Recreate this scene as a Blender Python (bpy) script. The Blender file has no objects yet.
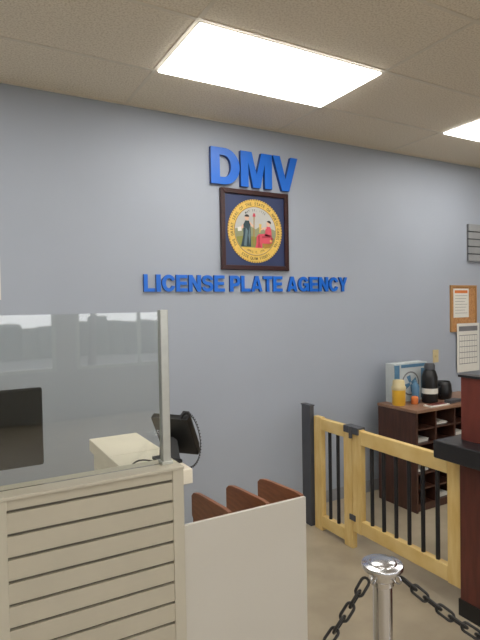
import bpy, bmesh, random
from math import *
from mathutils import Matrix, Vector
random.seed(4)
S=bpy.context.scene
COL=S.collection
S.view_settings.view_transform='Standard'
# ------------------------------------------------------------ materials
def lin(c):
    out=[]
    for v in c:
        v=v/255.0
        out.append(v/12.92 if v<=0.04045 else ((v+0.055)/1.055)**2.4)
    return tuple(out)+(1.0,)
def mat(name,col,rough=0.5,metal=0.0,var=0.06,scale=8.0,bump=0.0,bscale=60.0,col2=None,stretch=None,spec=0.5,ramp=(0.35,0.65)):
    m=bpy.data.materials.new(name); m.use_nodes=True
    nt=m.node_tree; b=nt.nodes['Principled BSDF']
    b.inputs['Roughness'].default_value=rough; b.inputs['Metallic'].default_value=metal
    b.inputs['Specular IOR Level'].default_value=spec
    tc=nt.nodes.new('ShaderNodeTexCoord'); mp=nt.nodes.new('ShaderNodeMapping')
    nt.links.new(tc.outputs['Object'],mp.inputs['Vector'])
    if stretch: mp.inputs['Scale'].default_value=stretch
    n=nt.nodes.new('ShaderNodeTexNoise'); n.inputs['Scale'].default_value=scale; n.inputs['Detail'].default_value=5
    nt.links.new(mp.outputs[0],n.inputs['Vector'])
    r=nt.nodes.new('ShaderNodeValToRGB'); c=lin(col)
    if col2 is None:
        a=tuple(max(0,v*(1-var)) for v in c[:3])+(1,); d=tuple(min(1,v*(1+var)) for v in c[:3])+(1,)
    else: a=c; d=lin(col2)
    r.color_ramp.elements[0].color=a; r.color_ramp.elements[1].color=d
    r.color_ramp.elements[0].position=ramp[0]; r.color_ramp.elements[1].position=ramp[1]
    nt.links.new(n.outputs['Fac'],r.inputs['Fac']); nt.links.new(r.outputs['Color'],b.inputs['Base Color'])
    if bump>0:
        n2=nt.nodes.new('ShaderNodeTexNoise'); n2.inputs['Scale'].default_value=bscale; n2.inputs['Detail'].default_value=6
        nt.links.new(mp.outputs[0],n2.inputs['Vector'])
        bp=nt.nodes.new('ShaderNodeBump'); bp.inputs['Strength'].default_value=bump; bp.inputs['Distance'].default_value=0.01
        nt.links.new(n2.outputs['Fac'],bp.inputs['Height']); nt.links.new(bp.outputs['Normal'],b.inputs['Normal'])
    return m
def emis(name,col,st):
    m=bpy.data.materials.new(name); m.use_nodes=True; nt=m.node_tree
    nt.nodes.remove(nt.nodes['Principled BSDF']); e=nt.nodes.new('ShaderNodeEmission')
    n=nt.nodes.new('ShaderNodeTexNoise'); n.inputs['Scale'].default_value=2
    r=nt.nodes.new('ShaderNodeValToRGB'); c=lin(col)
    r.color_ramp.elements[0].color=c; r.color_ramp.elements[1].color=tuple(v*0.97 for v in c[:3])+(1,)
    nt.links.new(n.outputs['Fac'],r.inputs['Fac']); nt.links.new(r.outputs['Color'],e.inputs['Color'])
    e.inputs['Strength'].default_value=st
    nt.links.new(e.outputs[0],nt.nodes['Material Output'].inputs[0]); return m
def glass(name,refl,tint,rough=0.015):
    m=bpy.data.materials.new(name); m.use_nodes=True; nt=m.node_tree
    nt.nodes.remove(nt.nodes['Principled BSDF'])
    t=nt.nodes.new('ShaderNodeBsdfTransparent'); t.inputs[0].default_value=lin(tint)
    g=nt.nodes.new('ShaderNodeBsdfGlossy'); g.inputs['Roughness'].default_value=rough
    f=nt.nodes.new('ShaderNodeFresnel'); f.inputs['IOR'].default_value=1.5
    a=nt.nodes.new('ShaderNodeMath'); a.operation='ADD'; a.inputs[1].default_value=refl; a.use_clamp=True
    nt.links.new(f.outputs[0],a.inputs[0])
    mx=nt.nodes.new('ShaderNodeMixShader'); nt.links.new(a.outputs[0],mx.inputs[0])
    nt.links.new(t.outputs[0],mx.inputs[1]); nt.links.new(g.outputs[0],mx.inputs[2])
    nt.links.new(mx.outputs[0],nt.nodes['Material Output'].inputs[0]); return m

M_wall=mat('wall_paint',(168,175,187),0.5,var=0.02,scale=1.5,bump=0.05,bscale=180,spec=0.35)
M_wall2=mat('side_wall_paint',(205,205,200),0.6,var=0.02,scale=1.5)
M_wallr=mat('right_wall_paint',(150,142,130),0.6,var=0.02,scale=1.5)
M_wallf=mat('front_wall_paint',(150,150,148),0.6,var=0.02,scale=1.5)
M_tile=mat('ceiling_tile_mat',(224,212,192),0.9,col2=(243,233,215),scale=95,bump=0.35,bscale=160,spec=0.1,ramp=(0.38,0.55))
M_tbar=mat('tbar_white',(229,219,201),0.5,var=0.02)
M_floor=mat('floor_vinyl',(158,146,125),0.42,col2=(176,164,142),scale=3.5,bump=0.03,bscale=40)
M_base=mat('baseboard_vinyl',(150,152,156),0.5)
M_lens=emis('light_lens',(255,252,246),9.3)
M_fix=mat('fixture_white',(225,224,218),0.4)
M_blue=mat('blue_letter',(16,106,212),0.35,var=0.03)
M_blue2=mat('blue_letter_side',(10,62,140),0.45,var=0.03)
M_frame=mat('frame_mahogany',(52,22,22),0.3,var=0.25,scale=20,stretch=(1,1,6))
M_matb=mat('navy_mat',(48,60,98),0.35,var=0.08,scale=4)
M_gold=mat('seal_gold',(224,188,94),0.45,var=0.08,scale=30)
M_golddk=mat('seal_gold_dark',(170,128,52),0.45,var=0.08,scale=30)
M_ink=mat('seal_ink',(50,44,44),0.6)
M_sky=mat('seal_sky',(190,190,186),0.6)
M_hill=mat('seal_hill',(146,150,118),0.6)
M_grass=mat('seal_green',(140,142,76),0.6)
M_gown=mat('seal_gown',(44,64,72),0.6)
M_fold=mat('seal_gown_fold',(98,120,128),0.6)
M_pink=mat('seal_pink',(214,82,100),0.6)
M_rose=mat('seal_rose_fold',(176,56,72),0.6)
M_skin=mat('seal_skin',(226,184,156),0.6)
M_white=mat('paper_white',(226,224,216),0.7,var=0.02)
M_slat=mat('slat_cream',(178,171,153),0.5,var=0.03,scale=5)
M_slatg=mat('slat_groove',(98,92,80),0.6)
M_trim=mat('slat_trim',(184,178,161),0.45,var=0.02)
M_alu=mat('aluminium',(190,192,186),0.35,metal=0.6,var=0.04,scale=30)
M_glass=glass('clear_panel',0.03,(248,249,246),0.025)
M_cream=mat('cream_laminate',(228,221,203),0.45,var=0.03)
M_panelw=mat('white_melamine',(194,190,180),0.5,var=0.015,scale=2)
M_brown=mat('brown_laminate',(134,84,54),0.45,var=0.15,scale=9,stretch=(1,1,8))
M_black=mat('black_plastic',(22,22,24),0.4,var=0.1)
M_blackm=mat('monitor_black',(7,8,9),0.6,var=0.1,spec=.2)
M_dgrey=mat('dark_grey_paint',(72,74,80),0.5,var=0.05)
M_pine=mat('pine_wood',(226,198,134),0.45,col2=(214,180,110),scale=5,stretch=(6,1.2,1.2))
M_pinez=mat('pine_wood_upright',(226,198,134),0.45,col2=(214,180,110),scale=5,stretch=(6,6,1.0))
M_iron=mat('black_iron',(38,38,42),0.4,metal=0.3)
M_chrome=mat('chrome',(205,205,208),0.2,metal=1.0,var=0.02)
M_chain=mat('dark_chain',(48,47,46),0.38,metal=0.5)
M_cab=mat('cabinet_walnut',(74,46,36),0.4,var=0.2,scale=7,stretch=(5,5,0.8))
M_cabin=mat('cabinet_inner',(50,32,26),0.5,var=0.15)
M_cabtop=mat('cabinet_top',(142,108,86),0.4,var=0.1)
M_maroon=mat('maroon_laminate',(108,50,40),0.45,var=0.12,scale=6,stretch=(4,4,0.8))
M_dkwood=mat('dark_red_wood',(92,46,37),0.45,var=0.2,scale=6,stretch=(5,5,0.8))
M_slab=mat('black_counter',(36,36,39),0.35,var=0.1,scale=60)
M_cork=mat('cork',(172,122,76),0.9,col2=(196,146,96),scale=60)
M_corkf=mat('oak_frame',(178,134,84),0.5)
M_ivory=mat('ivory_plastic',(206,190,146),0.4)
M_yel=mat('cup_yellow',(228,178,58),0.4)
M_teal=mat('box_blue',(84,126,158),0.5)
M_boxw=mat('box_white',(192,200,202),0.5)
M_lgrey=mat('louver_grey',(150,152,154),0.5)
M_line=mat('print_grey',(120,120,124),0.7)
M_orange=mat('print_orange',(214,120,60),0.6)
M_asph=mat('pavement',(100,100,100),0.9)
M_hedge=mat('hedge_green',(44,54,40),0.9,var=0.4,scale=6,bump=0.6,bscale=12)
M_bark=mat('tree_bark',(52,44,38),0.9,var=0.3,scale=10)
# ------------------------------------------------------------ mesh builder
class MB:
    def __init__(s): s.bm=bmesh.new(); s.mats=[]
    def mi(s,m):
        if m not in s.mats: s.mats.append(m)
        return s.mats.index(m)
    def faces(s,vs,fs,m,smooth=False):
        bv=[s.bm.verts.new(v) for v in vs]; i=s.mi(m)
        for f in fs:
            try:
                q=s.bm.faces.new([bv[k] for k in f]); q.material_index=i; q.smooth=smooth
            except ValueError: pass
    def box(s,x0,x1,y0,y1,z0,z1,m):
        v=[(x0,y0,z0),(x1,y0,z0),(x1,y1,z0),(x0,y1,z0),(x0,y0,z1),(x1,y0,z1),(x1,y1,z1),(x0,y1,z1)]
        s.faces(v,[(0,3,2,1),(4,5,6,7),(0,1,5,4),(1,2,6,5),(2,3,7,6),(3,0,4,7)],m); return s
    def cyl(s,p0,p1,r,m,n=20,r2=None,caps=True):
        p0=Vector(p0);p1=Vector(p1);d=(p1-p0).normalized()
        a=d.orthogonal().normalized();b=d.cross(a); r2=r if r2 is None else r2
        vs=[p0+(a*cos(2*pi*i/n)+b*sin(2*pi*i/n))*r for i in range(n)]+[p1+(a*cos(2*pi*i/n)+b*sin(2*pi*i/n))*r2 for i in range(n)]
        fs=[(i,(i+1)%n,n+(i+1)%n,n+i) for i in range(n)]
        s.faces(vs,fs,m,True)
        if caps: s.faces(vs,[tuple(range(n))[::-1],tuple(range(n,2*n))],m)
        return s
    def lathe(s,prof,c,m,n=32):
        vs=[];k=len(prof)
        for r,z in prof:
            for i in range(n): vs.append((c[0]+r*cos(2*pi*i/n),c[1]+r*sin(2*pi*i/n),c[2]+z))
        fs=[(j*n+i,j*n+(i+1)%n,(j+1)*n+(i+1)%n,(j+1)*n+i) for j in range(k-1) for i in range(n)]
        s.faces(vs,fs,m,True)
        s.faces(vs[:n],[tuple(range(n))[::-1]],m); s.faces(vs[-n:],[tuple(range(n))],m); return s
    def prism(s,pts,axis,a,b,m):
        def mk(p,t):
            return {'x':(t,p[0],p[1]),'y':(p[0],t,p[1]),'z':(p[0],p[1],t)}[axis]
        n=len(pts); vs=[mk(p,a) for p in pts]+[mk(p,b) for p in pts]
        fs=[tuple(range(n))[::-1],tuple(range(n,2*n))]+[(i,(i+1)%n,n+(i+1)%n,n+i) for i in range(n)]
        s.faces(vs,fs,m); return s
    def tube(s,path,r,m,n=8,closed=False):
        P=[Vector(p) for p in path];k=len(P);vs=[];prev=None
        for i in range(k):
            if closed: d=P[(i+1)%k]-P[i-1]
            else: d=P[min(i+1,k-1)]-P[max(i-1,0)]
            d.normalize()
            a=(d.orthogonal() if prev is None else prev-d*prev.dot(d)).normalized(); prev=a; b=d.cross(a)
            vs+=[P[i]+(a*cos(2*pi*j/n)+b*sin(2*pi*j/n))*r for j in range(n)]
        R=k if closed else k-1
        fs=[(i*n+j,i*n+(j+1)%n,((i+1)%k)*n+(j+1)%n,((i+1)%k)*n+j) for i in range(R) for j in range(n)]
        s.faces(vs,fs,m,True)
        if not closed: s.faces(vs,[tuple(range(n))[::-1],tuple(range((k-1)*n,k*n))],m)
        return s
    def xform(s,M):
        bmesh.ops.transform(s.bm,matrix=M,verts=s.bm.verts); return s
    def obj(s,name,parent=None,bevel=0,kind=None,label=None,category=None,group=None):
        bmesh.ops.recalc_face_normals(s.bm,faces=s.bm.faces)
        vs=[v.co for v in s.bm.verts]
        lo=Vector([min(v[i] for v in vs) for i in range(3)]);hi=Vector([max(v[i] for v in vs) for i in range(3)])
        c=(lo+hi)/2; c.z=lo.z
        bmesh.ops.translate(s.bm,vec=-c,verts=s.bm.verts)
        me=bpy.data.meshes.new(name); s.bm.to_mesh(me); s.bm.free()
        for m in s.mats: me.materials.append(m)
        o=bpy.data.objects.new(name,me); COL.objects.link(o); o.location=c
        if parent is not None:
            o.parent=parent; o.matrix_parent_inverse=Matrix.Translation(-parent.location)
        if bevel>0:
            b=o.modifiers.new('bevel','BEVEL'); b.width=bevel; b.segments=2; b.limit_method='ANGLE'
        if kind: o['kind']=kind
        if label: o['label']=label
        if category: o['category']=category
        if group: o['group']=group
        return o
def thing(name,loc,label,category,group=None):
    e=bpy.data.objects.new(name,None); COL.objects.link(e); e.location=loc; e.empty_display_size=0.1
    e['label']=label; e['category']=category
    if group: e['group']=group
    return e
# glyphs
_g={}
def glyph(ch,off=0.03,ext=0.0,res=6):
    k=(ch,off,ext)
    if k in _g: return _g[k]
    cu=bpy.data.curves.new('glyph','FONT'); cu.body=ch; cu.size=1; cu.offset=off; cu.extrude=ext; cu.resolution_u=res
    cu.fill_mode='BOTH' if ext>0 else 'FRONT'
    o=bpy.data.objects.new('glyph',cu); COL.objects.link(o)
    dg=bpy.context.evaluated_depsgraph_get(); me=bpy.data.meshes.new_from_object(o.evaluated_get(dg))
    vs=[tuple(v.co) for v in me.vertices]; fs=[tuple(p.vertices) for p in me.polygons]
    bpy.data.objects.remove(o); bpy.data.curves.remove(cu); bpy.data.meshes.remove(me)
    _g[k]=(vs,fs); return _g[k]
def el(cx,cy,rx,ry,a0,a1,n=20): return [(cx+rx*cos(radians(a0+(a1-a0)*i/n)),cy+ry*sin(radians(a0+(a1-a0)*i/n))) for i in range(n+1)]
def s_shape():
    sp=el(.41,.712,.300,.200,0,268,22)[:-1]+el(.41,.295,.315,.205,92,-180,22)
    t=.118; L=[];Rr=[]
    for i,p in enumerate(sp):
        a=sp[max(i-1,0)];b=sp[min(i+1,len(sp)-1)]; d=Vector((b[0]-a[0],b[1]-a[1])).normalized()
        th=t*(0.86+0.14*abs(d.y))
        L.append((p[0]-d.y*th,p[1]+d.x*th)); Rr.append((p[0]+d.y*th,p[1]-d.x*th))
    return L+Rr[::-1]
GL={
'L':[[(0,0),(.74,0),(.74,.20),(.26,.20),(.26,1),(0,1)]],
'I':[[(0,0),(.22,0),(.22,1),(0,1)]],
'E':[[(0,0),(.78,0),(.78,.20),(.26,.20),(.26,.405),(.72,.405),(.72,.60),(.26,.60),(.26,.80),(.76,.80),(.76,1),(0,1)]],
'T':[[(.29,0),(.55,0),(.55,.80),(.84,.80),(.84,1),(0,1),(0,.80),(.29,.80)]],
'N':[[(0,0),(.245,0),(.245,.57),(.56,0),(.80,0),(.80,1),(.555,1),(.555,.44),(.245,1),(0,1)]],
'M':[[(0,0),(.235,0),(.235,.68),(.375,0),(.605,0),(.745,.68),(.745,0),(.98,0),(.98,1),(.64,1),(.49,.38),(.34,1),(0,1)]],
'V':[[(.335,0),(.615,0),(.95,1),(.68,1),(.476,.35),(.27,1),(0,1)]],
'A':[[(0,0),(.265,0),(.32,.175),(.68,.175),(.735,0),(1,0),(.645,1),(.355,1)],[(.38,.365),(.5,.725),(.62,.365)]],
'Y':[[(.33,0),(.60,0),(.60,.38),(.93,1),(.66,1),(.467,.635),(.27,1),(0,1),(.33,.38)]],
'D':[[(0,0),(.40,0)]+el(.40,.5,.46,.5,-90,90)+[(0,1)],[(.26,.20),(.37,.20)]+el(.37,.5,.225,.30,-90,90)+[(.26,.80)]],
'P':[[(0,0),(.26,0),(.26,.335),(.46,.335)]+el(.46,.668,.33,.332,-90,90)+[(0,1)],[(.26,.525),(.43,.525)]+el(.43,.667,.11,.142,-90,90)+[(.26,.81)]],
'C':[el(.47,.5,.47,.51,22,338,40)+el(.48,.5,.22,.305,332,28,34)],
'G':[el(.47,.5,.47,.51,26,308,40)+[(.76,0),(.93,0),(.93,.565),(.50,.565),(.50,.38),(.685,.38)]+el(.48,.5,.22,.305,322,31,34)],
'S':[s_shape()],
}
_h={}
def hglyph(ch):
    if ch in _h: return _h[ch]
    cu=bpy.data.curves.new('g','CURVE'); cu.dimensions='2D'; cu.fill_mode='BOTH'; cu.extrude=.5
    for c in GL[ch]:
        pts=[c[0]]
        for p in c[1:]:
            if (p[0]-pts[-1][0])**2+(p[1]-pts[-1][1])**2>1e-8: pts.append(p)
        sp=cu.splines.new('POLY'); sp.points.add(len(pts)-1); sp.use_cyclic_u=True
        for i,p in enumerate(pts): sp.points[i].co=(p[0],p[1],0,1)
    o=bpy.data.objects.new('g',cu); COL.objects.link(o)
    dg=bpy.context.evaluated_depsgraph_get(); me=bpy.data.meshes.new_from_object(o.evaluated_get(dg))
    vs=[tuple(v.co) for v in me.vertices]; fs=[tuple(p.vertices) for p in me.polygons]
    bpy.data.objects.remove(o); bpy.data.curves.remove(cu); bpy.data.meshes.remove(me)
    _h[ch]=(vs,fs); return _h[ch]
# ------------------------------------------------------------ dimensions
CAMH=1.68; D=3.48; HC=3.06
X0,X1,Y0=-3.2,6.2,-4.4
# ------------------------------------------------------------ room shell
def struct(name,*a,m=None):
    mb=MB(); mb.box(*a,m); return mb.obj(name,kind='structure')
struct('wall_back',X0-.1,X1+.1,D,D+.12,0,HC+.2,m=M_wall)
struct('wall_left',X0-.12,X0,Y0,D,0,HC+.2,m=M_wall2)
struct('wall_right',X1,X1+.12,Y0,D,0,HC+.2,m=M_wallr)
struct('floor',X0-.1,X1+.1,Y0-.1,D+.1,-.1,0,m=M_floor)
struct('baseboard_back',X0,X1,D-.008,D,0,.1,m=M_base)
mb=MB(); wins=[(-2.9,-.9),(-.6,1.4),(1.7,3.7),(4.0,5.9)]
mb.box(X0-.1,X1+.1,Y0-.12,Y0,0,.75,M_wallf); mb.box(X0-.1,X1+.1,Y0-.12,Y0,2.5,HC+.2,M_wallf)
xs=[X0-.1]+[v for w in wins for v in w]+[X1+.1]
for i in range(0,len(xs),2): mb.box(xs[i],xs[i+1],Y0-.12,Y0,.75,2.5,M_wallf)
mb.obj('wall_front',kind='structure')
for i,(a,b) in enumerate(wins):
    mb=MB(); y=Y0-.06; t=.05
    mb.box(a,b,y-.03,y+.03,.75,.75+t,M_alu); mb.box(a,b,y-.03,y+.03,2.5-t,2.5,M_alu)
    for x in (a,(a+b)/2-t/2,b-t): mb.box(x,x+t,y-.03,y+.03,.75+t,2.5-t,M_alu)
    mb.obj('window_%d'%(i+1),kind='structure')
    ld=bpy.data.lights.new('daylight_portal','AREA'); ld.shape='RECTANGLE'; ld.size=b-a; ld.size_y=1.75; ld.cycles.is_portal=True
    lo=bpy.data.objects.new('daylight_portal',ld); COL.objects.link(lo); lo.location=((a+b)/2,Y0-.13,1.625); lo.rotation_euler=(radians(90),0,0)
mb=MB(); mb.box(-14,16,-26,Y0-.13,-.15,-.02,M_asph); mb.obj('outside_pavement',kind='structure')  # paved ground outside the windows, out of view
GX=[1.088+1.22*k for k in range(-4,5)]; GY=[2.905-.61*k for k in range(-1,13)]
fix=[(0,2.295),(2,2.295),(-2,2.295),(-1,.465),(1,.465),(-2,-1.365),(0,-1.365),(2,-1.365),(-1,-3.195),(1,-3.195)]
fixc=[(1.088+1.22*k,y) for k,y in fix]
mb=MB()
gxs=[X0]+[g for g in GX if X0<g<X1]+[X1]; gys=sorted([Y0,D]+[g for g in GY if Y0<g<D])
for i in range(len(gxs)-1):
    for j in range(len(gys)-1):
        if any(abs(gxs[i]-a)<.02 and abs(gys[j]-b)<.02 for a,b in fixc): continue
        mb.box(gxs[i],gxs[i+1],gys[j],gys[j+1],HC+.004,HC+.03,M_tile)
mb.box(X0-.1,X1+.1,Y0-.1,D+.1,HC+.15,HC+.2,M_tile)
mb.obj('ceiling',kind='structure')
mb=MB()
for g in GX:
    if X0<g<X1: mb.box(g-.011,g+.011,Y0,D,HC+.001,HC+.008,M_tbar)
for g in GY:
    if Y0<g<D-.05: mb.box(X0,X1,g-.011,g+.011,HC+.0005,HC+.0075,M_tbar)
mb.box(X0,X1,D-.02,D,HC-.001,HC+.007,M_tbar)
mb.obj('trim_2',kind='structure')
for k,y in fix:
    x=1.088+1.22*k; xa,xb,ya,yb=x+.011,x+1.209,y+.011,y+.599
    e=thing('ceiling_light',((xa+xb)/2,(ya+yb)/2,HC),'recessed fluorescent troffer with glowing white lens in the ceiling grid','ceiling light','recessed fluorescent ceiling lights')
    mb=MB(); w=.007
    mb.box(xa,xb,ya,ya+w,HC-.002,HC+.09,M_fix); mb.box(xa,xb,yb-w,yb,HC-.002,HC+.09,M_fix)
    mb.box(xa,xa+w,ya+w,yb-w,HC-.002,HC+.09,M_fix); mb.box(xb-w,xb,ya+w,yb-w,HC-.002,HC+.09,M_fix)
    mb.box(xa,xb,ya,yb,HC+.09,HC+.1,M_fix); mb.obj('fixture_housing',e)
    mb=MB(); mb.box(xa+w,xb-w,ya+w,yb-w,HC-.012,HC+.004,M_lens); mb.obj('lens',e)
# ------------------------------------------------------------ sign letters
def sign(text,adv,x0,x1,z0,z1,dep,group,desc,fill=.91):
    tot=sum(adv[c] for c in text); sc=(x1-x0)/tot; x=x0
    for c in text:
        a=adv[c]*sc
        if c!=' ':
            vs,fs=hglyph(c)
            lo=[min(v[i] for v in vs) for i in range(3)];hi=[max(v[i] for v in vs) for i in range(3)]
            w=a*(fill if c not in 'I' else .76); ox=x+(a-w)/2; h=z1-z0
            V=[(ox+(v[0]-lo[0])/(hi[0]-lo[0])*w, D-(v[2]-lo[2])/(hi[2]-lo[2])*dep, z0+(v[1]-lo[1])/(hi[1]-lo[1])*h) for v in vs]
            mb=MB(); mb.faces(V,fs,M_blue)
            bmesh.ops.remove_doubles(mb.bm,verts=mb.bm.verts,dist=1e-5)
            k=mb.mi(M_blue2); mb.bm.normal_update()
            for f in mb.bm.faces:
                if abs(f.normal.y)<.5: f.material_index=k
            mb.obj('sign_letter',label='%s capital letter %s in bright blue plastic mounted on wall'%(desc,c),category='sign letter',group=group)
        x+=a
ADV={'L':.60,'I':.30,'C':.72,'E':.66,'N':.72,'S':.67,' ':.24,'P':.67,'A':.74,'T':.62,'G':.77,'Y':.68,'D':.74,'M':.86,'V':.72}
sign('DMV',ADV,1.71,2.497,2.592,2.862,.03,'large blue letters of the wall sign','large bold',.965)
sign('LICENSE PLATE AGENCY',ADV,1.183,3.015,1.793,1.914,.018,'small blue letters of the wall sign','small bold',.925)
# ------------------------------------------------------------ framed seal
fx,fz,hw,hh=2.096,2.264,.304,.306
e=thing('framed_seal',(fx,D,fz-hh),'dark mahogany square frame holding a round gold state seal on navy','framed seal')
mb=MB(); b=.036
mb.prism([(fx-hw,fz-hh),(fx+hw,fz-hh),(fx+hw-b,fz-hh+b),(fx-hw+b,fz-hh+b)],'y',D-.03,D-.001,M_frame)
mb.prism([(fx-hw,fz+hh),(fx+hw,fz+hh),(fx+hw-b,fz+hh-b),(fx-hw+b,fz+hh-b)],'y',D-.03,D-.001,M_frame)
mb.prism([(fx-hw,fz-hh),(fx-hw,fz+hh),(fx-hw+b,fz+hh-b),(fx-hw+b,fz-hh+b)],'y',D-.03,D-.001,M_frame)
mb.prism([(fx+hw,fz-hh),(fx+hw,fz+hh),(fx+hw-b,fz+hh-b),(fx+hw-b,fz-hh+b)],'y',D-.03,D-.001,M_frame)
mb.obj('frame',e,bevel=.004)
mb=MB(); mb.box(fx-hw+b-.003,fx+hw-b+.003,D-.012,D-.002,fz-hh+b-.003,fz+hh-b+.003,M_matb); mb.obj('mat_board',e)
R=.244; cz=fz-.004; yb=D-.012
mb=MB()
def disc(mb,cx,cz_,r,y0,y1,m,n=64):
    mb.prism([(cx+r*cos(2*pi*i/n),cz_+r*sin(2*pi*i/n)) for i in range(n)],'y',y0,y1,m)
disc(mb,fx,cz,R,yb-.003,yb-.0005,M_golddk); disc(mb,fx,cz,R*.965,yb-.0036,yb-.003,M_gold)
for i in range(72):
    a=2*pi*i/72; disc(mb,fx+R*.985*cos(a),cz+R*.985*sin(a),R*.022,yb-.0042,yb-.003,M_gold,8)
ri=R*.755
disc(mb,fx,cz,ri*1.03,yb-.0042,yb-.0036,M_golddk); disc(mb,fx,cz,ri,yb-.0048,yb-.0042,M_sky)
def P(pts,m,l): mb.prism([(fx+u*ri,cz+v*ri) for u,v in pts],'y',yb-.0048-l*.0005,yb-.0048-(l-1)*.0005,m)
def arc(a0,a1,n=24,r=.99): return [(r*cos(radians(a0+(a1-a0)*i/n)),r*sin(radians(a0+(a1-a0)*i/n))) for i in range(n+1)]
def cir(u,v,r,s=1.15,n=14): return [(u+r*cos(2*pi*i/n),v+r*s*sin(2*pi*i/n)) for i in range(n)]
P(arc(176,364)+[(.7,.16),(.45,.06),(.2,.20),(0,.08),(-.3,.22),(-.62,.10)],M_hill,1)
P(arc(196,344)+[(.5,-.2),(0,-.24),(-.5,-.2)],M_grass,2)
P(arc(224,316),M_gold,3)
# standing figure holding pole with cap and a scroll
P([(-.72,-.66),(-.24,-.66),(-.24,-.2),(-.26,.28),(-.33,.42),(-.50,.42),(-.60,.24),(-.60,-.15)],M_gown,4)
P([(-.58,-.62),(-.46,-.64),(-.38,.0),(-.48,.14)],M_fold,5)
P([(-.30,-.62),(-.26,-.2),(-.30,.20),(-.36,-.2)],M_fold,5)
P(cir(-.42,.54,.10),M_skin,4)
P([(-.42+.115*cos(pi*i/8),.58+.10*sin(pi*i/8)) for i in range(9)],M_ink,5)
P([(-.30,.32),(-.12,.14),(-.08,.20),(-.30,.40)],M_skin,4)
P([(-.12,-.60),(-.085,-.60),(-.055,.62),(-.095,.62)],M_golddk,6)
P([(-.15,.60),(.0,.60),(-.03,.74),(-.11,.74)],M_pink,6)
P([(-.60,.28),(-.78,.08),(-.73,.02),(-.56,.14)],M_skin,4)
P([(-.86,-.04),(-.68,-.02),(-.70,.16),(-.87,.12)],M_white,5)
# seated figure: torso upright at the side, lap level, legs dropping toward the centre
P([(.44,-.22),(.80,-.22),(.78,.06),(.72,.22),(.54,.22),(.48,.06)],M_pink,4)
P([(.80,-.20),(.82,-.46),(.64,-.52),(.32,-.50),(.32,-.70),(-.04,-.70),(.02,-.52),(.04,-.24),(.14,-.12),(.50,-.08)],M_pink,4)
P([(.10,-.20),(.20,-.16),(.18,-.44),(.24,-.66),(.08,-.68),(.13,-.42)],M_rose,5)
P([(.30,-.20),(.70,-.18),(.72,-.24),(.32,-.28)],M_rose,5)
P([(.36,-.52),(.84,-.46),(.72,-.66),(.42,-.72)],M_golddk,4)
P(cir(.63,.34,.095),M_skin,4)
P([(.655+.115*cos(pi*i/8-.5),.38+.10*sin(pi*i/8-.5)) for i in range(9)],M_ink,5)
P([(.54,.14),(.24,.04),(.22,.11),(.54,.22)],M_skin,5)
P([(.18,-.06),(.22,-.06),(.29,.30),(.17,.32)],M_gold,6)
P(cir(.80,-.30,.06),M_rose,6); P(cir(.74,-.38,.05),M_gold,6); P(cir(.86,-.38,.05),M_grass,6)
def ring(text,a0,a1,r,h,up,y=.0042,wm=.82):
    n=len(text)
    for i,c in enumerate(text):
        if c==' ': continue
        a=radians(a0+(a1-a0)*i/(n-1))
        vs,fs=glyph(c,.01,0.0,3)
        lo=[min(v[k] for v in vs) for k in (0,1)];hi=[max(v[k] for v in vs) for k in (0,1)]
        mx=(lo[0]+hi[0])/2; s=h/.73
        V=[]
        for v in vs:
            u=(v[0]-mx)*s*wm; w=(v[1]-.365)*s
            if up: er=(cos(a),sin(a)); et=(sin(a),-cos(a))
            else: er=(-cos(a),-sin(a)); et=(-sin(a),cos(a))
            V.append((fx+cos(a)*r+et[0]*u+er[0]*w, yb-y, cz+sin(a)*r+et[1]*u+er[1]*w))
        mb.faces(V,fs,M_ink)
ring('THE GREAT SEAL OF THE STATE OF NORTH CAROLINA',212,-32,R*.862,R*.095,True)
ring('ESSE QUAM VIDERI',236,304,R*.866,R*.09,False)
ring('MAY 20, 1775',122,58,ri*.88,ri*.09,True,.0054)
ring('APRIL 12, 1776',244,296,ri*.88,ri*.09,False,.0068)
mb.obj('seal_emblem',e)
# ------------------------------------------------------------ slatwall counter
sy=1.80; top=1.086; sxr=.754; sxl=-1.3
e=thing('slatwall_counter',(-.25,sy+.06,0),'cream slatwall-fronted service counter with thin top cap','counter')
def slat(mb,x0,x1,y,z0,z1,pitch,first,m,mg,th=.016,gap=.011):
    mb.box(x0,x1,y+th*.75,y+th+.004,z0,z1,mg)
    zt=z1; z=first
    while z>z0:
        mb.prism([(y,z+gap/2),(y+th*.6,z+gap/2+.004),(y+th*.75,z+gap/2+.004),(y+th*.75,zt-gap/2+.000),(y,zt-gap/2)] if zt<z1 else [(y,z+gap/2),(y+th*.75,z+gap/2),(y+th*.75,zt),(y,zt)],'x',x0,x1,m)
        zt=z; z-=pitch
    if zt-gap/2>z0: mb.box(x0,x1,y,y+th*.75,z0,zt-gap/2,m)
mb=MB(); slat(mb,.145,.710,sy,.02,top-.012,.0762,1.036,M_slat,M_slatg); mb.obj('slat_panel',e)
mb=MB(); slat(mb,sxl,.096,sy,.02,top-.012,.0762,1.036,M_slat,M_slatg); mb.obj('slat_panel',e)
mb=MB(); mb.box(.710,sxr,sy-.004,sy+.12,0,top-.012,M_trim); mb.obj('end_trim',e,bevel=.002)
mb=MB(); mb.box(.096,.145,sy-.004,sy+.02,0,top-.012,M_trim); mb.obj('seam_trim',e,bevel=.002)
mb=MB(); mb.box(sxl,.710,sy+.02,sy+.12,0,top-.012,M_slat); mb.obj('counter_core',e)
mb=MB(); mb.box(sxl,sxr+.001,sy-.007,sy+.125,top-.012,top,M_trim); mb.obj('top_cap',e,bevel=.002)
e=thing('sneeze_guard',(.2,1.865,top),'clear acrylic screen with an aluminium end post standing on counter','screen')
mb=MB(); mb.box(sxl+.02,.698,1.862,1.868,top+.001,1.664,M_glass); mb.obj('clear_panel',e)
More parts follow.
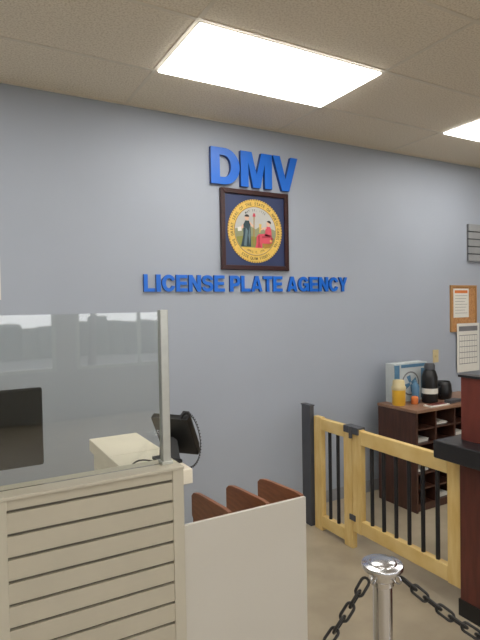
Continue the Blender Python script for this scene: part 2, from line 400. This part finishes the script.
mb=MB(); mb.box(.694,.726,1.848,1.882,top,1.672,M_alu); mb.obj('post',e,bevel=.003)
mb=MB(); mb.box(.688,.732,1.842,1.888,top,top+.012,M_alu); mb.obj('post_foot',e,bevel=.002)
# ledge return behind counter
lz=1.02
e=thing('return_ledge',(.72,2.3,0),'cream laminate ledge wall returning behind the counter','ledge')
mb=MB(); mb.box(.622,.752,1.95,2.64,0,lz-.06,M_cream); mb.obj('ledge_body',e)
mb=MB(); mb.box(.607,.855,1.94,2.30,lz-.06,lz,M_cream); mb.box(.607,.855,2.304,2.67,lz-.06,lz,M_cream); mb.obj('ledge_top',e,bevel=.003)
e=thing('work_desk',(0,2.45,0),'plain cream office desk behind the counter','desk')
mb=MB(); mb.box(-.9,.60,2.05,2.75,.72,.75,M_cream); mb.obj('desk_top',e,bevel=.003)
mb=MB(); mb.box(-.88,-.85,2.08,2.72,0,.72,M_cream); mb.obj('desk_panel',e)
mb=MB(); mb.box(.55,.58,2.08,2.72,0,.72,M_cream); mb.obj('desk_panel',e)
e=thing('computer_monitor',(.06,2.36,.75),'black flat computer monitor seen from behind standing on desk','monitor')
mb=MB(); mb.box(-.22,.335,2.30,2.325,1.03,1.355,M_blackm); mb.obj('monitor_shell',e,bevel=.008)
mb=MB(); mb.box(-.205,.32,2.325,2.327,1.045,1.34,M_black); mb.obj('display',e)
mb=MB(); mb.box(.02,.09,2.27,2.30,.76,1.12,M_blackm); mb.obj('stand_neck',e,bevel=.004)
mb=MB(); mb.lathe([(.12,0),(.12,.008),(.05,.015),(.02,.02)],(.055,2.29,.75),M_blackm); mb.obj('stand_base',e)
# telephone on ledge end
e=thing('desk_telephone',(.80,2.1,lz),'black corded desk telephone with tilted body standing on ledge','telephone')
T=Matrix.Translation((.850,2.10,1.130))@Matrix.Rotation(radians(-50),4,'Z')@Matrix.Rotation(radians(-60),4,'X')@Matrix.Scale(.92,4)
mb=MB(); mb.prism([(-.095,-.11),(.095,-.11),(.095,.11),(-.095,.11)],'z',-.016,.016,M_black); mb.xform(T); mb.obj('phone_body',e,bevel=.003)
mb=MB(); mb.box(-.075,.01,.02,.085,.016,.019,M_dgrey)
for i in range(3):
    for j in range(4): mb.box(-.072+i*.03,-.050+i*.03,-.085+j*.025,-.069+j*.025,.016,.022,M_dgrey)
mb.xform(T); mb.obj('keypad',e)
mb=MB()
mb.box(.042,.078,-.105,.105,.032,.050,M_black); mb.box(.040,.080,-.105,-.062,.016,.034,M_black); mb.box(.040,.080,.062,.105,.016,.034,M_black)
mb.xform(T); mb.obj('handset',e,bevel=.004)
mb=MB(); mb.prism([(2.06,lz),(2.15,lz),(2.14,lz+.09),(2.10,lz+.10)],'x',.79,.852,M_black); mb.box(.76,.852,2.04,2.16,lz,lz+.012,M_black); mb.obj('phone_stand',e)
mb=MB(); pts=[]
def bez(c,t):
    c=list(c)
    while len(c)>1: c=[c[i].lerp(c[i+1],t) for i in range(len(c)-1)]
    return c[0]
ctrl=[Vector((.84,2.02,1.20)),Vector((.84,1.99,1.31)),Vector((.99,2.04,1.20)),Vector((.95,1.99,.94)),Vector((.86,1.98,1.0)),Vector((.80,1.98,lz+.012))]
N=420
for i in range(N+1):
    t=i/N; p=bez(ctrl,t); a=t*2*pi*38
    pts.append(p+Vector((cos(a)*.004,0.003*cos(a),sin(a)*.004)))
mb.tube(pts,.002,M_black,5)
mb.obj('coiled_cord',e)
mb=MB(); c2=[Vector((.78,2.06,lz+.008)),Vector((.70,2.02,lz+.03)),Vector((.64,2.0,lz+.08)),Vector((.585,1.98,lz+.07)),Vector((.575,1.95,.95))]
mb.tube([bez(c2,i/24) for i in range(25)],.0035,M_black,6); mb.obj('line_cord',e)
# ------------------------------------------------------------ brochure sorter w/ white front
e=thing('literature_sorter',(1.05,2.02,0),'low white melamine bin with brown upright dividers beside the counter','sorter')
wy=1.832; wt=.842
mb=MB(); mb.box(.757,1.343,wy,wy+.016,0,wt,M_panelw); mb.obj('front_panel',e,bevel=.0015)
mb=MB(); mb.box(.757,1.335,wy+.016,2.20,.60,.615,M_cream); mb.box(.757,.772,wy+.016,2.20,0,.60,M_panelw); mb.box(1.32,1.335,wy+.016,2.20,0,.60,M_panelw); mb.obj('bin_deck',e)
mb=MB(); mb.box(.975,1.335,2.20,2.212,0,.70,M_cream); mb.obj('back_panel',e)
for xr in (.965,1.147,1.325):
    mb=MB(); mb.prism([(wy+.016,.615),(wy+.016,wt+.006),(wy+.06,wt+.008),(2.08,.838),(2.15,.832),(2.19,.822),(2.212,.804),(2.212,.71),(2.199,.70),(2.199,.615)],'x',xr,xr+.018,M_brown); mb.obj('divider',e,bevel=.002)
# ------------------------------------------------------------ dark post and gate
mb=MB(); mb.box(2.36,2.40,3.155,3.26,0,.915,M_dgrey); mb.box(2.356,2.404,3.15,3.265,.915,.925,M_dgrey)
mb.obj('partition_post',bevel=.003,label='dark grey painted square post beside the wooden gate',category='post')
gx=2.38
e=thing('wooden_gate',(gx,2.5,0),'pine safety gate with black metal bars and dark hinge bracket','gate')
def gbox(n,y0,y1,z0,z1,m,dx=.0,th=.044): mb=MB(); mb.box(gx+dx,gx+dx+th,y0,y1,z0,z1,m); return mb.obj(n,e,bevel=.005)
gbox('stile',3.05,3.135,0,.848,M_pinez); gbox('stile',2.715,2.80,0,.835,M_pinez)
gbox('rail',2.80,3.05,.755,.84,M_pine); gbox('rail',2.80,3.05,.03,.115,M_pine)
gbox('stile',2.625,2.71,.125,.835,M_pinez); gbox('stile',1.85,1.935,.125,.825,M_pinez)
gbox('rail',1.935,2.625,.735,.83,M_pine); gbox('rail',1.935,2.625,.13,.22,M_pine)
def bar(y,z0,z1):
    mb=MB(); mb.cyl((gx+.02,y,z0),(gx+.02,y,z1),.0125,M_iron,12); mb.obj('bar',e)
for y in (2.97,2.88): bar(y,.115,.755)
for i in range(6): bar(2.54-i*.105,.22,.735)
mb=MB(); mb.box(gx-.012,gx+.056,2.64,2.785,.80,.848,M_dgrey); mb.cyl((gx-.012,2.71,.77),(gx-.012,2.71,.85),.013,M_dgrey,12); mb.obj('hinge',e,bevel=.003)
mb=MB(); mb.box(gx-.006,gx+.05,2.68,2.74,.2,.24,M_dgrey); mb.obj('hinge',e,bevel=.003)
mb=MB(); mb.box(gx+.044,gx+.06,3.08,3.13,.76,.82,M_iron); mb.obj('bracket',e)
# ------------------------------------------------------------ reception desk
e=thing('reception_desk',(2.7,1.1,0),'reddish wood reception desk with black counter slab and raised maroon screen','desk')
mb=MB(); mb.box(2.36,3.1,.2,1.836,0,.85,M_dkwood); mb.obj('desk_body',e,bevel=.003)
mb=MB(); mb.box(2.352,3.11,.19,1.842,0,.09,M_black); mb.obj('kick_plate',e)
mb=MB(); mb.box(2.24,3.2,.1,1.908,.855,.95,M_slab); mb.obj('counter_slab',e,bevel=.006)
mb=MB(); mb.box(2.365,2.41,.2,1.83,.95,1.285,M_maroon); mb.obj('raised_screen',e,bevel=.003)
mb=MB(); mb.box(2.355,2.42,.19,1.84,1.285,1.298,M_slab); mb.obj('screen_cap',e,bevel=.002)
# ------------------------------------------------------------ cabinet with cubbies
cx0,cx1,cy0,cy1,ch=3.215,4.25,2.90,3.32,.83
e=thing('cubby_cabinet',((cx0+cx1)/2,3.12,0),'dark walnut low cabinet with open shelves standing near the wall','cabinet')
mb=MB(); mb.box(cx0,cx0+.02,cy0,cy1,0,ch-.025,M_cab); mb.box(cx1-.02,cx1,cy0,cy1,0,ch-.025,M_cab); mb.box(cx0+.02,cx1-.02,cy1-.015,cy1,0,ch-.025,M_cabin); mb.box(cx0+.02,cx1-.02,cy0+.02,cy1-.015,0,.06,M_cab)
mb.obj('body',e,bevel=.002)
mb=MB(); mb.box(cx0-.01,cx1+.01,cy0-.015,cy1,ch-.025,ch,M_cabtop); mb.obj('cabinet_top',e,bevel=.004)
for x in (3.44,3.67,3.90):
    mb=MB(); mb.box(x,x+.016,cy0+.005,cy1-.015,.06,ch-.025,M_cab); mb.obj('partition',e)
for z in (.18,.30,.42,.54,.66):
    mb=MB(); mb.box(cx0+.02,cx1-.02,cy0+.01,cy1-.015,z,z+.012,M_cab); mb.obj('shelf',e)
for (x,z,n) in ((3.24,.552,4),(3.24,.312,3),(3.47,.432,5),(3.47,.672,3),(3.70,.312,4),(3.70,.552,4),(3.47,.06,5)):
    mb=MB()
    for k in range(n): mb.box(x+random.uniform(0,.01),x+.16+random.uniform(0,.02),cy0+.05,cy0+.3,z+k*.006,z+k*.006+.005,M_white)
    mb.obj('paper_stack',label='stack of white forms lying in a cabinet shelf',category='papers',group='paper stacks in the cabinet')
e=thing('product_carton',(3.5,3.28,ch),'white and blue printed carton with round fan picture on cabinet','box')
mb=MB(); mb.box(3.30,3.70,3.21,3.315,ch,1.165,M_boxw); mb.obj('carton',e,bevel=.003)
mb=MB(); mb.box(3.30,3.36,3.2085,3.21,ch+.02,1.15,M_teal); mb.box(3.38,3.68,3.2085,3.21,1.125,1.152,M_teal); mb.box(3.62,3.69,3.2085,3.21,ch+.02,1.11,M_teal)
disc(mb,3.49,.985,.105,3.2075,3.21,M_line,28); disc(mb,3.49,.985,.092,3.2068,3.2075,M_boxw,28)
for k in range(4):
    a=k*pi/2+.4
    mb.prism([(3.49+.015*cos(a-.8),.985+.015*sin(a-.8)),(3.49+.075*cos(a-.35),.985+.075*sin(a-.35)),(3.49+.08*cos(a+.3),.985+.08*sin(a+.3)),(3.49+.015*cos(a+.8),.985+.015*sin(a+.8))],'y',3.2062,3.2068,M_teal)
mb.obj('carton_print',e)
e=thing('yellow_cup',(3.275,3.15,ch),'straight yellow plastic tub with pale lid on cabinet','tub')
mb=MB(); mb.lathe([(.050,0),(.054,.008),(.056,.13)],(3.275,3.14,ch),M_yel); mb.obj('tub_body',e)
mb=MB(); mb.lathe([(.059,.13),(.060,.134),(.060,.155),(.052,.160),(.048,.205),(.040,.212)],(3.275,3.14,ch),M_ivory); mb.obj('lid',e)
e=thing('water_bottle',(3.58,3.08,ch),'black insulated bottle with printed label band on cabinet','bottle')
mb=MB(); mb.lathe([(.06,0),(.066,.01),(.066,.22),(.05,.27),(.04,.285)],(3.58,3.08,ch),M_black); mb.obj('bottle_body',e)
mb=MB(); mb.lathe([(.045,.285),(.045,.32),(.035,.335)],(3.58,3.08,ch),M_dgrey); mb.obj('cap',e)
mb=MB(); mb.lathe([(.0665,.08),(.0668,.085),(.0668,.12),(.0665,.125)],(3.58,3.08,ch),M_white); mb.obj('label_band',e)
e=thing('coffee_mug',(3.78,3.12,ch),'round black mug with handle on cabinet','mug')
mb=MB(); mb.lathe([(.05,0),(.066,.015),(.074,.07),(.068,.13),(.055,.16),(.05,.158),(.045,.10)],(3.80,3.12,ch),M_black); mb.obj('mug_body',e)
mb=MB(); mb.tube([(3.735,3.10,ch+.12),(3.70,3.09,ch+.115),(3.69,3.085,ch+.08),(3.705,3.09,ch+.045),(3.737,3.1,ch+.04)],.007,M_black,8); mb.obj('handle',e)
mb=MB(); mb.box(3.40,3.62,2.91,2.99,ch,ch+.012,M_white); mb.box(3.42,3.60,2.92,2.98,ch+.012,ch+.016,M_maroon)
mb.obj('notepad',label='small white notepad lying at cabinet front edge',category='notepad')
mb=MB(); mb.lathe([(.028,0),(.03,.004),(.03,.05),(.026,.062),(.01,.066)],(3.42,3.10,ch),M_orange,20); mb.obj('small_jar',label='small orange lidded jar standing on cabinet',category='jar')
mb=MB(); mb.lathe([(.03,0),(.032,.005),(.032,.14),(.02,.165),(.012,.17),(.012,.19)],(3.475,3.14,ch),M_teal,20); mb.obj('small_bottle',label='small blue plastic bottle standing on cabinet',category='bottle')
mb=MB(); mb.prism([(3.66,2.93),(3.82,2.95),(3.81,3.01),(3.65,2.99)],'z',ch,ch+.028,M_dgrey); mb.obj('flat_case',bevel=.004,label='small dark grey flat case on cabinet',category='case')
# ------------------------------------------------------------ wall items
e=thing('cork_board',(4.535,D,1.388),'oak-framed cork notice board on wall','notice board')
mb=MB(); mb.box(4.355,4.715,D-.012,D-.001,1.403,1.838,M_cork); mb.obj('cork_panel',e)
mb=MB(); 
mb.box(4.34,4.73,D-.02,D,1.388,1.405,M_corkf); mb.box(4.34,4.73,D-.02,D,1.836,1.853,M_corkf); mb.box(4.34,4.357,D-.02,D,1.405,1.836,M_corkf); mb.box(4.713,4.73,D-.02,D,1.405,1.836,M_corkf); mb.obj('frame',e)
def sheet(x0,x1,z0,z1,y,label,head=M_line,lines=7,grid=False,plain=False,th=.002):
    mb=MB(); mb.box(x0,x1,y-th,y,z0,z1,M_white); y=y-th+.002
    w=x1-x0;h=z1-z0
    if not plain:
        mb.box(x0+w*.08,x1-w*.08,y-.0026,y-.002,z1-h*.16,z1-h*.06,head)
        for i in range(lines):
            z=z1-h*(.24+.7*i/lines); mb.box(x0+w*.1,x1-w*(.1+(0 if grid else .15*((i*7)%3)/2)),y-.0025,y-.002,z-h*.012,z,M_line)
        if grid:
            for i in range(8): x=x0+w*(.1+.8*i/7); mb.box(x-.001,x+.001,y-.0025,y-.002,z0+h*.16,z1-h*.24,M_line)
    mb.obj('notice_sheet',label=label,category='paper')
sheet(4.38,4.61,1.53,1.82,D-.0118,'white printed notice with orange heading pinned to cork board',M_orange)
sheet(4.42,4.76,.98,1.47,D-.0195,'white wall calendar page with ruled grid hanging under cork board',M_line,6,True)
sheet(.05,.285,1.745,2.01,D+.001,'plain white printed sheet taped on blue wall',plain=True,th=.003)
e=thing('light_switch',(4.13,D,1.1),'ivory plastic switch plate on blue wall','light switch')
mb=MB(); mb.box(4.09,4.17,D-.006,D,1.10,1.225,M_ivory); mb.obj('cover_plate',e,bevel=.003)
mb=MB(); mb.box(4.122,4.138,D-.014,D-.006,1.15,1.175,M_ivory); mb.obj('toggle',e)
mb=MB(); slat(mb,4.60,5.5,D-.03,2.10,2.47,.075,2.395,M_lgrey,M_dgrey,.02,.012); mb.box(4.60,5.5,D-.008,D+.001,2.10,2.47,M_lgrey)
mb.obj('display_panel',label='grey slatted display panel on blue wall',category='panel')
# ------------------------------------------------------------ stanchions and chains
def stanchion(x,y):
    e=thing('stanchion',(x,y,0),'polished chrome crowd-control post with flat collared cap and chain rings','stanchion','chrome queue posts')
    mb=MB(); mb.lathe([(.17,0),(.17,.008),(.15,.016),(.05,.03),(.03,.032)],(x,y,0),M_chrome,48); mb.obj('base',e)
    mb=MB(); mb.cyl((x,y,.03),(x,y,.955),.0255,M_chrome,40); mb.obj('pole',e)
    mb=MB(); mb.lathe([(.027,.935),(.030,.937),(.030,.950),(.034,.954),(.036,.972),(.044,.976),(.053,.979),(.0545,.983),(.0545,.989),(.053,.992),(.038,.9935),(.036,.997),(.030,.9995),(.012,1.001),(.004,1.0015)],(x,y,0),M_chrome,48); mb.obj('cap',e,bevel=.0006)
    for k in range(4):
        a=k*pi/2+.25; u=Vector((cos(a),sin(a),0)); c0=Vector((x,y,.963))+u*.044
        mb=MB(); mb.tube([c0+u*.010*cos(2*pi*i/16)+Vector((0,0,1))*.010*sin(2*pi*i/16) for i in range(16)],.0026,M_chrome,8,True); mb.obj('chain_ring',e)
    return e
def chain(a,b,s):
    A=Vector(a);B=Vector(b);L=(Vector((B.x,B.y))-Vector((A.x,A.y))).length
    def pt(u): 
        p=A.lerp(B,u); p.z-=s*(u*L)*(1-u); return p
    M=500; P=[pt(i/M) for i in range(M+1)]; acc=[0]
    for i in range(M): acc.append(acc[-1]+(P[i+1]-P[i]).length)
    pitch=.0365; n=int(acc[-1]/pitch); mb=MB(); hl,hwid,r=.0140,.0105,.0039
    for k in range(n):
        d=(k+.5)*acc[-1]/n; j=next(i for i in range(M+1) if acc[i]>=d)
        p=P[j]; t=(P[min(j+1,M)]-P[max(j-1,0)]).normalized()
        side=t.cross(Vector((0,0,1))).normalized(); up=side.cross(t)
        ang=radians(35+90*(k%2)); w=side*cos(ang)+up*sin(ang)
        path=[]
        for q in range(7): aa=-pi/2+pi*q/6; path.append(p+t*(hl+cos(aa)*hwid)+w*sin(aa)*hwid)
        for q in range(7): aa=pi/2+pi*q/6; path.append(p+t*(-hl+cos(aa)*hwid)+w*sin(aa)*hwid)
        mb.tube(path,r,M_chain,7,True)
    mb.obj('link_chain',label='dark metal link chain hanging between chrome posts',category='chain',group='queue barrier chains')
SX,SY=.987,1.01
ends=[(-.2,1.19),(1.82,.15)]
stanchion(SX,SY)
for q in ends: stanchion(*q)
for q,s in zip(ends,(1.30,.80)):
    d=Vector((q[0]-SX,q[1]-SY,0)).normalized()*.05
    chain((SX+d.x,SY+d.y,.958),(q[0]-d.x,q[1]-d.y,.958),s)
mb=MB()  # hedge added out of view, gives the clear screen a dark reflected band
for i in range(46):
    x=-12+i*.6; mb.cyl((x,-15.5,-.02),(x,-15.5+random.uniform(-.2,.2),1.15+random.uniform(-.15,.25)),.55,M_hedge,9,.35)
mb.obj('hedge',label='dark green hedge added across the parking lot for the dark reflection in the screen',category='hedge')
for x,y,h in ((-6.4,-12,4.2),(-3.0,-12,3.2),(.2,-12.5,3.4),(3.6,-11.5,3.0),(7.2,-12,3.6),(10.6,-12,4.0)):
    e=thing('tree',(x,y,0),'leafy tree with dark trunk standing in the parking lot','tree','parking lot trees')
    mb=MB(); mb.cyl((x,y,-.02),(x+.1,y,h*.7),.13,M_bark,12,.07); mb.obj('trunk',e)
    mb=MB()
    bmesh.ops.create_icosphere(mb.bm,subdivisions=3,radius=1.0,matrix=Matrix.Translation((x+.1,y,h)))
    for v in mb.bm.verts:
        d=v.co-Vector((x+.1,y,h)); v.co=Vector((x+.1,y,h))+d*(1+.22*sin(7*d.x+3*x)*cos(6*d.z)+random.uniform(-.08,.08))
    mb.mi(M_hedge); mb.obj('foliage',e)
# ------------------------------------------------------------ world
w=bpy.data.worlds.new('World'); S.world=w; w.use_nodes=True; nt=w.node_tree
bg=nt.nodes['Background']; bg.inputs[0].default_value=(.95,.96,1,1); bg.inputs[1].default_value=4.5
# ------------------------------------------------------------ camera
cd=bpy.data.cameras.new('camera'); c=bpy.data.objects.new('camera',cd); COL.objects.link(c); S.camera=c
cd.sensor_fit='VERTICAL'; cd.sensor_height=24; cd.lens=24*520/640; cd.clip_start=.02
Rm=Matrix.Rotation(-radians(29.3),3,'Z')@Matrix.Rotation(radians(88.5),3,'X')@Matrix.Rotation(radians(-1.0),3,'Z')
c.matrix_world=Matrix.Translation((0,0,CAMH))@Rm.to_4x4()
